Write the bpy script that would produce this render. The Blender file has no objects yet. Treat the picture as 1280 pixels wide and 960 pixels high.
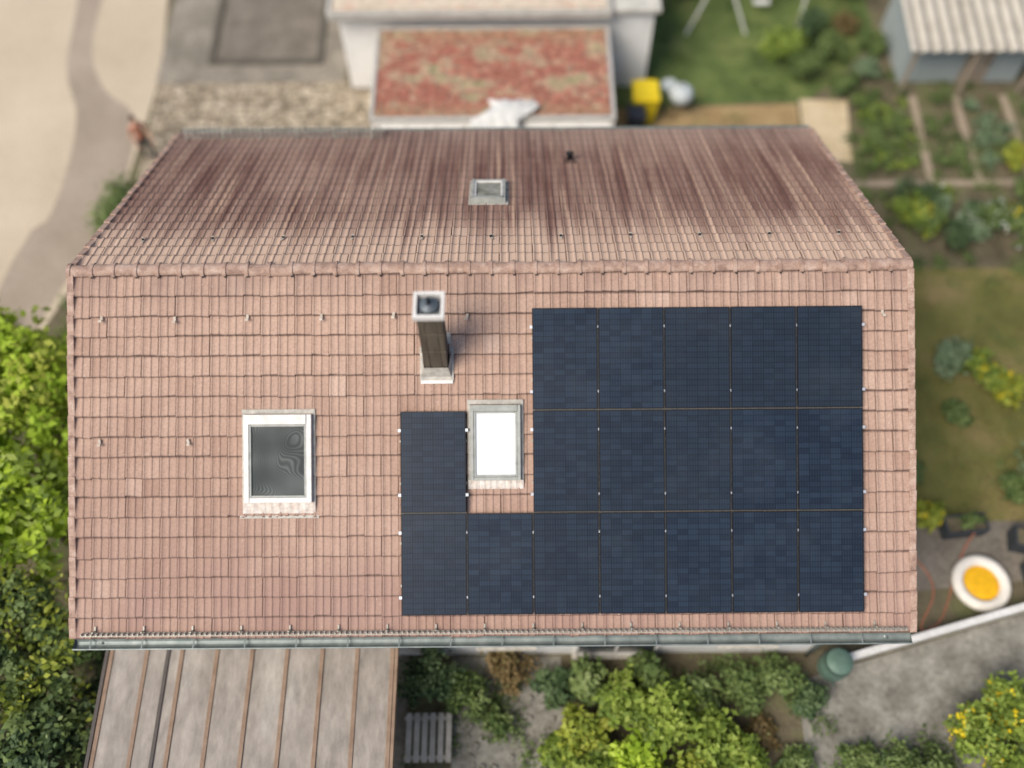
import bpy, math, random
import numpy as np
from mathutils import Matrix, Vector
random.seed(7); R=np.random.RandomState(7)
scn=bpy.context.scene
# ------------------------------------------------------------ helpers
def root(name,loc=(0,0,0)):
    e=bpy.data.objects.new(name,None); e.empty_display_size=.3; e.location=loc
    scn.collection.objects.link(e); return e
def link(o,parent=None):
    scn.collection.objects.link(o)
    if parent: 
        o.parent=parent; o.matrix_parent_inverse=Matrix.Translation(parent.location).inverted()
    return o
class MB:
    def __init__(s): s.v=[];s.f=[];s.m=[]
    def add(s,vs,fs,mi=0,M=None):
        b=len(s.v)
        for v in vs:
            v=Vector(v)
            if M is not None: v=M@v
            s.v.append(tuple(v))
        for f in fs:
            s.f.append(tuple(i+b for i in f)); s.m.append(mi)
    def box(s,c,sz,mi=0,M=None,tx=1,ty=1):
        x,y,z=c;a,b,h=sz[0]/2,sz[1]/2,sz[2]/2
        vs=[(x-a,y-b,z-h),(x+a,y-b,z-h),(x+a,y+b,z-h),(x-a,y+b,z-h),
            (x-a*tx,y-b*ty,z+h),(x+a*tx,y-b*ty,z+h),(x+a*tx,y+b*ty,z+h),(x-a*tx,y+b*ty,z+h)]
        s.add(vs,[(0,3,2,1),(4,5,6,7),(0,1,5,4),(1,2,6,5),(2,3,7,6),(3,0,4,7)],mi,M)
    def cyl(s,p0,p1,r0,r1=None,n=12,mi=0,cap=True,M=None):
        r1=r0 if r1 is None else r1
        p0=Vector(p0);p1=Vector(p1);d=(p1-p0).normalized()
        a=d.orthogonal().normalized();b=d.cross(a)
        vs=[]
        for p,r in((p0,r0),(p1,r1)):
            for i in range(n):
                t=2*math.pi*i/n; vs.append(p+a*r*math.cos(t)+b*r*math.sin(t))
        fs=[(i,(i+1)%n,n+(i+1)%n,n+i) for i in range(n)]
        if cap: fs+= [tuple(range(n-1,-1,-1)),tuple(range(n,2*n))]
        s.add(vs,fs,mi,M)
    def lathe(s,prof,c,n=24,mi=0,M=None):
        vs=[];fs=[]
        for r,z in prof:
            for i in range(n):
                t=2*math.pi*i/n; vs.append((c[0]+r*math.cos(t),c[1]+r*math.sin(t),c[2]+z))
        for k in range(len(prof)-1):
            for i in range(n):
                fs.append((k*n+i,k*n+(i+1)%n,(k+1)*n+(i+1)%n,(k+1)*n+i))
        s.add(vs,fs,mi,M)
    def obj(s,name,mats,parent=None,smooth=False,bevel=0):
        me=bpy.data.meshes.new(name); me.from_pydata(s.v,[],s.f)
        if not isinstance(mats,(list,tuple)): mats=[mats]
        for m in mats: me.materials.append(m)
        me.polygons.foreach_set('material_index',s.m)
        if smooth: me.polygons.foreach_set('use_smooth',[True]*len(s.f))
        me.update(); o=bpy.data.objects.new(name,me); link(o,parent)
        if bevel:
            b=o.modifiers.new('Bevel','BEVEL'); b.width=bevel; b.segments=2; b.limit_method='ANGLE'
        return o
# ------------------------------------------------------------ materials
def newmat(name):
    m=bpy.data.materials.new(name); m.use_nodes=True
    nt=m.node_tree; p=nt.nodes['Principled BSDF']; return m,nt,p
def N(nt,t,**k):
    n=nt.nodes.new(t)
    for a,b in k.items(): setattr(n,a,b)
    return n
def ramp(nt,stops,fac=None,interp='LINEAR'):
    n=N(nt,'ShaderNodeValToRGB'); cr=n.color_ramp; cr.interpolation=interp
    while len(cr.elements)<len(stops): cr.elements.new(.5)
    for e,(p,c) in zip(cr.elements,stops):
        e.position=p; e.color=c if len(c)==4 else (*c,1)
    if fac: nt.links.new(fac,n.inputs[0])
    return n.outputs[0]
def noise(nt,vec,scale,detail=6,rough=.6,dist=0):
    n=N(nt,'ShaderNodeTexNoise'); n.inputs['Scale'].default_value=scale
    n.inputs['Detail'].default_value=detail; n.inputs['Roughness'].default_value=rough
    n.inputs['Distortion'].default_value=dist
    nt.links.new(vec,n.inputs['Vector']); return n.outputs['Fac']
def mapping(nt,vec,scale=(1,1,1),loc=(0,0,0),rot=(0,0,0)):
    n=N(nt,'ShaderNodeMapping'); n.inputs['Scale'].default_value=scale
    n.inputs['Location'].default_value=loc; n.inputs['Rotation'].default_value=rot
    nt.links.new(vec,n.inputs['Vector']); return n.outputs[0]
def math_(nt,op,a,b=0.0,clamp=False):
    n=N(nt,'ShaderNodeMath',operation=op,use_clamp=clamp)
    for i,x in enumerate((a,b)):
        if isinstance(x,(int,float)): n.inputs[i].default_value=x
        else: nt.links.new(x,n.inputs[i])
    return n.outputs[0]
def smooth_(nt,x,a,b):
    n=N(nt,'ShaderNodeMapRange',interpolation_type='SMOOTHSTEP'); nt.links.new(x,n.inputs[0])
    n.inputs[1].default_value=a;n.inputs[2].default_value=b; return n.outputs[0]
def mix(nt,fac,a,b,mode='MIX'):
    n=N(nt,'ShaderNodeMix',data_type='RGBA',blend_type=mode)
    for i,x in((0,fac),(6,a),(7,b)):
        if isinstance(x,(int,float)): n.inputs[i].default_value=x
        elif isinstance(x,tuple): n.inputs[i].default_value=x
        else: nt.links.new(x,n.inputs[i])
    return n.outputs[2]
def bump(nt,p,h,strength=.5,dist=.02):
    b=N(nt,'ShaderNodeBump'); b.inputs['Strength'].default_value=strength; b.inputs['Distance'].default_value=dist
    nt.links.new(h,b.inputs['Height']); nt.links.new(b.outputs[0],p.inputs['Normal'])
def ocoord(nt): return N(nt,'ShaderNodeTexCoord').outputs['Object']
def nmat(name,stops,scale=3,rough=.8,b=.3,bd=.02,detail=8,metal=0,scl=(1,1,1),dist=0,spec=.3,fine=0):
    m,nt,p=newmat(name); c=ocoord(nt); v=mapping(nt,c,scl)
    f=noise(nt,v,scale,detail,.62,dist); base=ramp(nt,stops,f)
    if fine:
        f2=noise(nt,v,fine,4,.7); base=mix(nt,.8,base,ramp(nt,[(.25,(.55,.55,.55)),(.75,(1.35,1.35,1.35))],f2),'MULTIPLY')
        if b: bump(nt,p,f2,b,bd)
    elif b: bump(nt,p,f,b,bd)
    nt.links.new(base,p.inputs['Base Color']); p.inputs['Roughness'].default_value=rough
    p.inputs['Metallic'].default_value=metal; p.inputs['Specular IOR Level'].default_value=spec
    return m
def plain(name,c,rough=.6,metal=0,var=.15,scale=6):
    d=lambda k:tuple(min(1,x*k) for x in c[:3])+(1,)
    return nmat(name,[(.3,d(1-var)),(.7,d(1+var))],scale,rough,.08,.005,metal=metal)
def leafmat(name,cs,trans=.3):
    m,nt,p=newmat(name)
    a=N(nt,'ShaderNodeAttribute',attribute_name='rnd'); st=[(i/(len(cs)-1),c) for i,c in enumerate(cs)]
    c=ramp(nt,st,a.outputs['Fac']); nt.links.new(c,p.inputs['Base Color'])
    p.inputs['Roughness'].default_value=.6; p.inputs['Specular IOR Level'].default_value=.25
    t=N(nt,'ShaderNodeBsdfTranslucent'); nt.links.new(c,t.inputs[0])
    mx=N(nt,'ShaderNodeMixShader'); mx.inputs[0].default_value=trans
    nt.links.new(p.outputs[0],mx.inputs[1]); nt.links.new(t.outputs[0],mx.inputs[2])
    nt.links.new(mx.outputs[0],nt.nodes['Material Output'].inputs[0]); return m

def tilemat(name,streak):
    m,nt,p=newmat(name)
    uv=N(nt,'ShaderNodeUVMap',uv_map='tile').outputs[0]
    sx=N(nt,'ShaderNodeSeparateXYZ'); nt.links.new(uv,sx.inputs[0]); U,V=sx.outputs[0],sx.outputs[1]
    rnd=N(nt,'ShaderNodeAttribute',attribute_name='rnd').outputs['Fac']
    o=ocoord(nt); so=N(nt,'ShaderNodeSeparateXYZ'); nt.links.new(o,so.inputs[0])
    base=ramp(nt,[(0,(.36,.232,.172)),(.35,(.41,.274,.206)),(.8,(.435,.296,.224)),(1,(.48,.338,.262))],rnd)
    big=noise(nt,o,.45,5,.6)
    base=mix(nt,1.0,base,ramp(nt,[(.3,(.84,.80,.79)),(.55,(1,1,1)),(.75,(1.1,1.1,1.08))],big),'MULTIPLY')
    sp=noise(nt,o,24,5,.75)
    base=mix(nt,.8,base,ramp(nt,[(.25,(.66,.63,.61)),(.5,(1,1,1)),(.75,(1.28,1.28,1.27))],sp),'MULTIPLY')
    gn=noise(nt,o,7,4,.7)
    Y=so.outputs[1]
    if streak:
        n1=noise(nt,mapping(nt,o,(4.6,.20,.0)),1,3,.6)
        n2=noise(nt,mapping(nt,o,(.38,.22,.0),(3.1,0,0)),1,3,.5)
        n3=noise(nt,mapping(nt,o,(2.1,0.03,.0),(9,0,0)),1,4,.75)
        n4=noise(nt,mapping(nt,o,(7.5,.16,.0),(4,2,0)),1,3,.6)
        edge=math_(nt,'ADD',Y,math_(nt,'MULTIPLY',math_(nt,'SUBTRACT',n3,.5),4.6))
        g=smooth_(nt,edge,.8,2.2)
        s1=smooth_(nt,n1,.36,.60); s2=smooth_(nt,n2,.34,.58)
        s=math_(nt,'MULTIPLY',math_(nt,'MULTIPLY',math_(nt,'ADD',math_(nt,'MULTIPLY',s1,.65),.35),math_(nt,'ADD',math_(nt,'MULTIPLY',s2,.65),.35)),g)
        rr=math_(nt,'ADD',.78,math_(nt,'MULTIPLY',rnd,.40))
        s=math_(nt,'MULTIPLY',s,rr,True)
        base=mix(nt,s,base,(.150,.075,.057,1))
        rib=math_(nt,'ABSOLUTE',math_(nt,'SUBTRACT',math_(nt,'FRACT',math_(nt,'MULTIPLY',U,2)),.5))
        tr=math_(nt,'MULTIPLY',smooth_(nt,rib,.36,.18),math_(nt,'ADD',.05,math_(nt,'MULTIPLY',g,.25)))  # grime colour in the troughs, painted in to deepen the shade between ribs
        base=mix(nt,tr,base,(.16,.09,.07,1))
        lt=math_(nt,'MULTIPLY',smooth_(nt,n4,.54,.66),.55)
        base=mix(nt,lt,base,(.54,.365,.25,1))
        hi=math_(nt,'MULTIPLY',smooth_(nt,edge,1.8,.3),.75)
        base=mix(nt,hi,base,(.60,.43,.315,1))
        far=smooth_(nt,Y,4.4,6.2)
        base=mix(nt,math_(nt,'MULTIPLY',far,.35),base,(.33,.25,.20,1))
    else:
        low=smooth_(nt,math_(nt,'MULTIPLY',Y,-1),2.8,5.6)
        nn=smooth_(nt,noise(nt,mapping(nt,o,(1.5,.5,1)),1,4,.6),.35,.65)
        base=mix(nt,math_(nt,'MULTIPLY',low,math_(nt,'ADD',.25,math_(nt,'MULTIPLY',nn,.4))),base,(.29,.175,.145,1))
        top=smooth_(nt,Y,-.75,-.1)
        base=mix(nt,math_(nt,'MULTIPLY',top,math_(nt,'MULTIPLY',nn,.5)),base,(.22,.145,.12,1))
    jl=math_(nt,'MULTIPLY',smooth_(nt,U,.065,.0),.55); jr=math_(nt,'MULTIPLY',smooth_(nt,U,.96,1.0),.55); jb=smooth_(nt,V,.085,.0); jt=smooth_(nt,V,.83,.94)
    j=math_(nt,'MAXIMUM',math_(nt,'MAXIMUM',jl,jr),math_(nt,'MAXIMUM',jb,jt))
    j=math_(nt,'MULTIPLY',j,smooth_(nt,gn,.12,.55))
    base=mix(nt,math_(nt,'MULTIPLY',j,.9),base,(.085,.052,.042,1))  # joint grime, plus course edges painted darker to strengthen their shadow lines
    vo=N(nt,'ShaderNodeTexVoronoi'); vo.inputs['Scale'].default_value=9; nt.links.new(o,vo.inputs['Vector'])
    sx2=math_(nt,'MULTIPLY',smooth_(nt,vo.outputs['Distance'],.13,.06),smooth_(nt,noise(nt,o,1.3,3),.50,.62))
    base=mix(nt,math_(nt,'MULTIPLY',sx2,.55),base,(.60,.53,.45,1))
    nt.links.new(base,p.inputs['Base Color']); p.inputs['Roughness'].default_value=.78; p.inputs['Specular IOR Level'].default_value=.25
    bump(nt,p,sp,.3,.006); return m
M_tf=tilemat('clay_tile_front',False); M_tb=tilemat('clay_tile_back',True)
M_ridge=nmat('ridge_clay',[(.25,(.20,.125,.095)),(.5,(.40,.265,.20)),(.75,(.54,.41,.33))],6,.75,.3,.01,fine=40)
M_plaster=nmat('white_plaster',[(.3,(.74,.72,.67)),(.7,(.84,.82,.78))],2,.85,.2,.004,fine=60)
M_wood=nmat('soffit_wood',[(.3,(.16,.09,.05)),(.7,(.25,.15,.09))],3,.7,.2,.01,scl=(1,8,8))
M_zinc=nmat('zinc',[(.3,(.16,.19,.18)),(.6,(.26,.29,.27)),(.8,(.38,.40,.36))],4,.45,.1,.004,metal=.3)
M_galv=nmat('galvanised',[(.3,(.30,.29,.24)),(.7,(.48,.46,.39))],6,.5,.1,.004,metal=.3)
M_hook=nmat('weathered_hook',[(.3,(.36,.29,.22)),(.7,(.58,.51,.42))],6,.6,.1,.004)
M_lead=nmat('lead_flashing',[(.3,(.30,.28,.24)),(.55,(.45,.42,.36)),(.75,(.62,.56,.49))],9,.6,.3,.006)
M_whitef=nmat('white_frame',[(.3,(.58,.55,.50)),(.7,(.76,.73,.68))],6,.5,.05,.003)
M_grayf=nmat('gray_frame',[(.3,(.25,.26,.23)),(.7,(.40,.40,.36))],6,.45,.05,.003)
M_chim=nmat('chimney_cladding',[(.3,(.07,.055,.04)),(.6,(.13,.105,.075)),(.8,(.2,.17,.13))],5,.6,.2,.006,scl=(2,2,.25))
M_dark=plain('dark_opening',(.02,.022,.024,1),.6)
M_black=plain('black_metal',(.018,.019,.022,1),.4,.4)
M_pframe=plain('panel_frame_black',(.010,.012,.016,1),.45,.3)
M_clamp=plain('clamp_aluminium',(.6,.62,.64,1),.35,.5)
M_seam=plain('panel_seam',(.13,.125,.11,1),.6)
# ------------------------------------------------------------ slopes
A=math.radians(27.9); SA,CA=math.sin(A),math.cos(A)
RZ=8.0; HW=7.37; LF=6.43; LB=6.776; BC,BS=.8855,.4648
def SM(side,X,s,off=0):
    if side<0: up=Vector((0,CA,SA)); n=Vector((0,-SA,CA)); x=Vector((1,0,0))
    else: up=Vector((0,-BC,BS)); n=Vector((0,BS,BC)); x=Vector((-1,0,0))
    o=Vector((X,0,RZ))-up*s+n*off
    return Matrix(((x.x,up.x,n.x,o.x),(x.y,up.y,n.y,o.y),(x.z,up.z,n.z,o.z),(0,0,0,1)))
house=root('tiled_roof_house')
prof0=[(0,-.006),(.02,.020),(.06,.028),(.11,.026),(.17,.006),(.28,-.004),(.40,.001),(.45,.016),(.5,.022),(.55,.018),(.60,-.004),(.72,-.004),(.85,.001),(.94,.007),(.985,.004),(1.0,-.006)]
def tiles(name,side,L,s0,nrow,ncol,mat,hs):
    prof=[(t,h*hs) for t,h in prof0]
    w=2*(HW-.06)/ncol; rl=(L-s0)/nrow; vs=[];fs=[];uvs=[];rn=[]
    colr=R.rand(ncol)*.2
    P=len(prof); wob=[R.normal(0,.006,ncol).cumsum()*.6 for _ in range(nrow)]
    for r in range(nrow):
        for c in range(ncol):
            x0=-HW+.06+c*w+R.normal(0,.003); dz=R.normal(0,.003); dsn=R.normal(0,.006)+wob[r][c]-wob[r].mean(); sk=R.normal(0,.003)
            M=SM(side,0,0); sg=1 if side<0 else -1
            b=len(vs); a=s0+r*rl-.02; e=s0+(r+1)*rl+.018+dsn
            q=float(np.clip(R.normal(.5,.15)+colr[c]-.1,0,1))
            if R.rand()<.03: q=float(R.choice([.02,.98]))
            for (sv,h0) in((a,.0),(e,.046+dz),(e,.008+dz)):
                for i,(t,h) in enumerate(prof):
                    vs.append(tuple(M@Vector((sg*(x0+t*w),-sv-(sk*(t-.5)*4 if h0 else 0),h+h0))))
            for i in range(P-1):
                f=(b+P+i,b+P+i+1,b+i+1,b+i); g=(b+2*P+i,b+2*P+i+1,b+P+i+1,b+P+i)
                U0,U1=prof[i][0],prof[i+1][0]
                if side>0: 
                    f=f[::-1]; g=g[::-1]; fs.append(f); uvs+= [(U0,1),(U1,1),(U1,0),(U0,0)]; fs.append(g); uvs+=[(U0,.0),(U1,.0),(U1,0),(U0,0)]
                else:
                    fs.append(f); uvs+= [(U0,0),(U1,0),(U1,1),(U0,1)]; fs.append(g); uvs+=[(U0,.0),(U1,.0),(U1,0),(U0,0)]
                rn+=[q,q]
    me=bpy.data.meshes.new(name); me.from_pydata(vs,[],fs); me.materials.append(mat)
    u=me.uv_layers.new(name='tile'); u.data.foreach_set('uv',np.array(uvs,dtype=np.float32).ravel())
    at=me.attributes.new('rnd','FLOAT','FACE'); at.data.foreach_set('value',rn)
    o=bpy.data.objects.new(name,me); link(o,house); return o
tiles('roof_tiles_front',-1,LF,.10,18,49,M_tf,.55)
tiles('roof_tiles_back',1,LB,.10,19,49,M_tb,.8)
b=MB()
b.box((0,-LF/2,-.07),(2*HW-.1,LF-.05,.09),0,SM(-1,0,0)); b.box((0,-LB/2,-.07),(2*HW-.1,LB-.05,.09),0,SM(1,0,0))
b.obj('roof_boards',M_wood,house)
b=MB()
for side,L,n in((-1,LF,18),(1,LB,19)):
    rl=(L-.10)/n
    for e in(-1,1):
        for r in range(n):
            jx=random.gauss(0,.005); k=e if side<0 else -e
            M=SM(side,0,0)@Matrix.Translation((k*(HW-.03)+jx,-(.10+(r+.5)*rl),.035))@Matrix.Rotation(.07,4,'X')
            b.box((0,0,.01),(.12,rl+.03,.035),0,M); b.box((k*.045,0,-.075),(.028,rl+.02,.14),0,M)
b.obj('verge_tiles',M_ridge,house,bevel=.008)
b=MB(); nr=38; L=2*HW/nr
for i in range(nr):
    x=-HW+i*L; r0=.118;r1=.098; ns=10; vs=[];fs=[]; dz=random.gauss(0,.006); tw=random.gauss(0,.006)
    for k,(xx,r) in enumerate(((x-.03,r0+.012),(x+.035,r0+.012),(x+.045,r0-.008),(x+L+.01,r1))):
        for j in range(ns+1):
            t=math.pi*(j/ns); vs.append((xx,-r*1.1*math.cos(t)+tw*k,RZ-.02+r*.8*math.sin(t)+dz))
    for k in range(3):
        for j in range(ns): a=k*(ns+1)+j; fs.append((a,a+ns+1,a+ns+2,a+1))
    fs.append(tuple(range(ns+1)))
    b.add(vs,fs,0)
    b.box((x+.02,-.135,RZ-.02),(.025,.06,.014),1); b.box((x+.02,.135,RZ-.02),(.025,.06,.014),1)
b.obj('ridge_tiles',[M_ridge,M_dark],house)
b=MB(); wx=7.05; yf,yb=-4.95,5.3
zf=RZ-abs(yf)*SA/CA-.17; zb=RZ-yb*BS/BC-.17
sec=[(yf,0),(yb,0),(yb,zb),(0,RZ-.17),(yf,zf)]
vs=[(-wx,y,z) for y,z in sec]+[(wx,y,z) for y,z in sec]
b.add(vs,[(4,3,2,1,0),(5,6,7,8,9),(0,1,6,5),(1,2,7,6),(4,0,5,9),(2,3,8,7),(3,4,9,8)])
b.obj('walls',M_plaster,house)
M_glassd=nmat('window_glass',[(.3,(.03,.04,.045)),(.7,(.06,.07,.08))],1,.08,0,spec=.6)
b=MB()
for wxx,ww,z0,z1 in((-5.2,1.6,.1,2.2),(-2.9,1.2,1.0,2.2),(.2,1.2,1.0,2.2),(2.6,1.8,.1,2.2),(5.4,1.2,1.0,2.2)):
    zc=(z0+z1)/2;h=z1-z0
    b.box((wxx,yf-.01,zc),(ww-.12,.03,h-.12),1)
    for sx in(-1,1): b.box((wxx+sx*(ww/2-.03),yf-.025,zc),(.06,.06,h),0)
    for sz in(-1,1): b.box((wxx,yf-.025,zc+sz*(h/2-.03)),(ww-.12,.055,.06),0)
    b.box((wxx,yf-.02,zc),(.05,.05,h-.12),0); b.box((wxx,yf-.07,z0-.03),(ww+.1,.14,.04),2)
for sx in(-1,1):
    for yy in(-2.5,0,2.5):
        b.box((sx*(wx+.01),yy,3.9),(.03,1.0,1.1),1); 
        for k in(-1,1): b.box((sx*(wx+.02),yy+k*.53,3.9),(.06,.06,1.2),0); b.box((sx*(wx+.02),yy,3.9+k*.58),(.055,1.0,.06),0)
b.obj('windows',[M_whitef,M_glassd,M_lead],house)
def gutter(name,y,z,x0,x1,par,r=.08):
    b=MB(); n=10; vs=[];fs=[]
    for xx in(x0,x1):
        for j in range(n+1):
            t=math.pi+math.pi*j/n; vs.append((xx,y+r*math.cos(t),z+r*math.sin(t)))
        for j in range(n+1):
            t=math.pi+math.pi*j/n; vs.append((xx,y+(r-.012)*math.cos(t),z+(r-.012)*math.sin(t)))
    k=2*(n+1)
    for j in range(n): fs.append((j,j+1,k+j+1,k+j)); fs.append((n+1+j+1,n+1+j,k+n+1+j,k+n+2+j))
    fs.append((0,k,k+n+1,n+1)); fs.append((n,2*n+1,k+2*n+1,k+n))
    b.add(vs,fs)
    b.cyl((x0,y-r,z+.005),(x1,y-r,z+.005),.014,n=8)
    for xx in np.arange(x0+.3,x1,.9): b.box((xx,y,z+.008),(.025,2*r,.006))
    for xx in(x0,x1):
        b.add([(xx,y+r*math.cos(math.pi+math.pi*j/n),z+r*math.sin(math.pi+math.pi*j/n)) for j in range(n+1)],[tuple(range(n+1))])
    return b.obj(name,M_zinc,par,smooth=False)
ey,ez=-LF*CA,RZ-LF*SA
gutter('gutter_front',ey-.10,ez-.05,-HW+.02,HW-.05,house,.10)
gutter('gutter_back',LB*BC+.09,RZ-LB*BS-.03,-HW+.02,HW-.02,house,.085)
b=MB()
b.box((0,ey+.0,ez-.09),(2*HW-.1,.03,.16)); b.box((0,LB*BC-.0,RZ-LB*BS-.09),(2*HW-.1,.03,.16))
b.obj('fascia_boards',M_wood,house)
b=MB()
for x,y,z in((6.9,ey-.09,ez-.13),(-6.9,ey-.09,ez-.13)):
    b.cyl((x,y,z),(x,yf-.08,z-.45),.045); b.cyl((x,yf-.08,z-.45),(x,yf-.08,0),.045)
b.obj('downpipes',M_zinc,house,smooth=True)
def guard(b,side,X0,X1,s,h=.16,step=.075):
    M=SM(side,0,s,.045); k=1 if side<0 else -1
    x0,x1=sorted((k*X0,k*X1))
    for hh,yy in((0.03,.0),(h*.55,-.015),(h,-.03)): b.box(((x0+x1)/2,yy,hh),(x1-x0,.012,.012),0,M)
    for x in np.arange(x0,x1,step): b.box((x,-.015,h/2+.02),(.016,.045,h-.02),0,M)
    for x in np.arange(x0+.2,x1,.85): b.box((x,.05,.015),(.025,.12,.008),0,M); b.box((x,.03,h/2),(.025,.02,h+.02),0,M)
b=MB(); guard(b,-1,-7.15,7.2,6.34,.13,.09); guard(b,1,-7.1,-2.6,6.35,.26,.11)
b.obj('snow_guards',M_galv,house)
b=MB()
def hook(side,X,s):
    M=SM(side,X,s,.04)@Matrix.Rotation(random.gauss(0,.2),4,'Z')
    b.box((0,.01,.018),(.045,.09,.006),0,M); b.box((0,-.03,.045),(.045,.008,.05),1,M); b.box((0,-.042,.072),(.055,.04,.008),0,M)
for X in(-6.8,-5.52,-4.25,-2.96,-1.7,-.42,6.84): hook(-1,X,.86+random.gauss(0,.01))
for X in(-6.85,-5.3): hook(-1,X,3.02)
for X in np.arange(-6.4,7,1.28): hook(1,X,1.05+random.gauss(0,.02))
b.obj('snow_hooks',[M_hook,M_dark],house)
b=MB(); M=SM(1,1.65,4.94,.02); b.box((0,0,.01),(.3,.34,.02),1,M); b.cyl((0,0,.02),(0,.06,.16),.065,.06,mi=0,M=M); b.cyl((0,.06,.16),(0,.06,.20),.09,.09,mi=0,M=M)
b.obj('vent_pipe',[M_black,M_tb],house)
# chimney
b=MB(); cx,cy=-.95,-1.45
b.box((cx,cy,8.0),(.40,.40,1.9),0)
for zz in(7.9,8.45): b.box((cx,cy,zz),(.415,.415,.03),0)
for k in(-.1,.1): b.box((cx+k,cy-.203,8.05),(.012,.012,1.6),0)
for sx in(-1,1): b.box((cx+sx*.22,cy,9.02),(.06,.50,.10),1); b.box((cx,cy+sx*.22,9.02),(.38,.06,.10),1)
b.box((cx,cy,8.965),(.38,.38,.02),7)
b.cyl((cx,cy,8.97),(cx,cy,9.06),.13,.115,20,3); b.cyl((cx,cy,9.06),(cx,cy,9.10),.15,.06,20,3); b.cyl((cx,cy,9.10),(cx,cy+.02,9.22),.03,.025,10,4)
for t in range(4): b.box((cx+.15*math.cos(t*1.57+.8),cy+.15*math.sin(t*1.57+.8),9.02),(.02,.02,.08),3)
M=SM(-1,cx,1.86,.035)
b.add([(-.21,.1,.20),(.21,.1,.20),(.25,-.05,.03),(-.25,-.05,.03),(.29,-.16,.012),(-.29,-.16,.012),(-.26,.4,.02),(.26,.4,.02)],[(3,2,1,0),(5,4,2,3),(0,6,3),(7,1,2)],5,M)
b.box((0,-.14,.012),(.56,.07,.012),6,M)
b.box((-.26,.18,.012),(.07,.6,.012),5,M); b.box((.26,.18,.012),(.07,.6,.012),5,M); b.box((0,.62,.014),(.5,.2,.012),5,M)
M_cowl=nmat('cowl_metal',[(.3,(.06,.075,.085)),(.7,(.15,.17,.18))],5,.4,.1,.004,metal=.3)
M_pot=plain('chimney_inside',(.16,.17,.17,1),.6)
b.obj('chimney',[M_chim,M_whitef,M_dark,M_cowl,M_black,M_lead,M_whitef,M_pot],house,bevel=.004)
# ------------------------------------------------------------ skylights
def screenmat():
    m,nt,p=newmat('skylight_screen'); o=ocoord(nt)
    dn=N(nt,'ShaderNodeTexNoise'); dn.inputs['Scale'].default_value=1.3; dn.inputs['Detail'].default_value=1; nt.links.new(o,dn.inputs['Vector'])
    ad=N(nt,'ShaderNodeVectorMath',operation='MULTIPLY_ADD'); nt.links.new(dn.outputs['Color'],ad.inputs[0]); ad.inputs[1].default_value=(1.6,1.6,1.6); nt.links.new(o,ad.inputs[2])
    w=N(nt,'ShaderNodeTexWave',wave_type='BANDS'); w.inputs['Scale'].default_value=7; w.inputs['Distortion'].default_value=0
    nt.links.new(ad.outputs[0],w.inputs['Vector'])
    n=noise(nt,o,1.6,1)
    f=math_(nt,'ADD',math_(nt,'MULTIPLY',w.outputs['Fac'],.22),math_(nt,'MULTIPLY',n,.8))
    c=ramp(nt,[(.35,(.035,.042,.040)),(.5,(.065,.073,.068)),(.75,(.14,.15,.14))],f)
    nt.links.new(c,p.inputs['Base Color']); p.inputs['Roughness'].default_value=.6; p.inputs['Specular IOR Level'].default_value=.2; return m
M_screen=screenmat()
m,nt,p=newmat('skylight_white'); p.inputs['Roughness'].default_value=.2
p.inputs['Coat Weight'].default_value=1; p.inputs['Coat Roughness'].default_value=.03
o_=ocoord(nt); nt.links.new(ramp(nt,[(.3,(.80,.82,.82)),(.7,(.88,.89,.89))],noise(nt,o_,1.5)),p.inputs['Base Color']); M_whitepane=m  # pane coloured near white under a glossy coat
m2=nmat('skylight_glass_small',[(.35,(.12,.12,.09)),(.65,(.38,.37,.32))],3,.3,0,spec=.4)
def skylight(name,side,xc,w,s0,s1,frame,sash,glass,apron,tw=.1,fw=.055):
    b=MB(); h=s1-s0; M=SM(side,xc,(s0+s1)/2,.03); f=fw; H=.13
    for k in(-1,1): b.box((k*(w/2-f/2),0,H/2),(f,h,H),0,M)
    b.box((0,h/2-tw/2,H/2+.01),(w-2*f-.004,tw,H+.02),0,M); b.box((0,-h/2+f/2,H/2-.005),(w-2*f-.004,f,H-.01),0,M)
    iw=w-2*f; it=h/2-tw; ib=-h/2+f; g=.035
    for k in(-1,1): b.box((k*(iw/2-g/2-.004),(it+ib)/2,H/2+.0),(g,it-ib-.01,H-.03),1,M)
    for y in(it-g/2-.004,ib+g/2+.004): b.box((0,y,H/2+.0),(iw-2*g-.012,g,H-.032),1,M)
    b.box((0,(it+ib)/2,.08),(iw-2*g,it-ib-2*g,.01),2,M)
    for k in(-1,1): b.box((k*(w/2+.03),0,.022),(.05,h+.1,.012),3,M)
    b.box((0,h/2+.05,.03),(w+.11,.08,.012),3,M)
    n=28; x0=-(w/2+.05); x1=-x0; vs=[];fs=[]
    for j,yy in enumerate((-h/2,-h/2-apron)):
        for i in range(n+1):
            x=x0+(x1-x0)*i/n; vs.append((x,yy,(.045 if j==0 else .018)+.006*math.sin(i*1.9)))
    for i in range(n): fs.append((i+n+1,i+n+2,i+1,i))
    b.add(vs,fs,4,M); return b.obj(name,[frame,sash,glass,M_lead,M_apron],house,bevel=.004)
M_apron=nmat('apron_flashing',[(.3,(.42,.33,.27)),(.5,(.58,.51,.44)),(.75,(.74,.70,.65))],12,.6,.2,.005)
skylight('skylight_screened',-1,-3.72,1.17,2.55,4.08,M_whitef,M_grayf,M_screen,.20,.17,.085)
skylight('skylight_white',-1,.065,.87,2.41,3.72,M_grayf,M_grayf,M_whitepane,.16,.11)
skylight('skylight_small',1,-.08,.68,2.62,3.6,M_grayf,M_whitef,m2,.16,.09)
b=MB(); M=SM(-1,-3.72,4.34,.042); b.box((0,0,.0),(1.38,.05,.014),0,M); b.obj('flashing_lip',M_lead,house)
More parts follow.
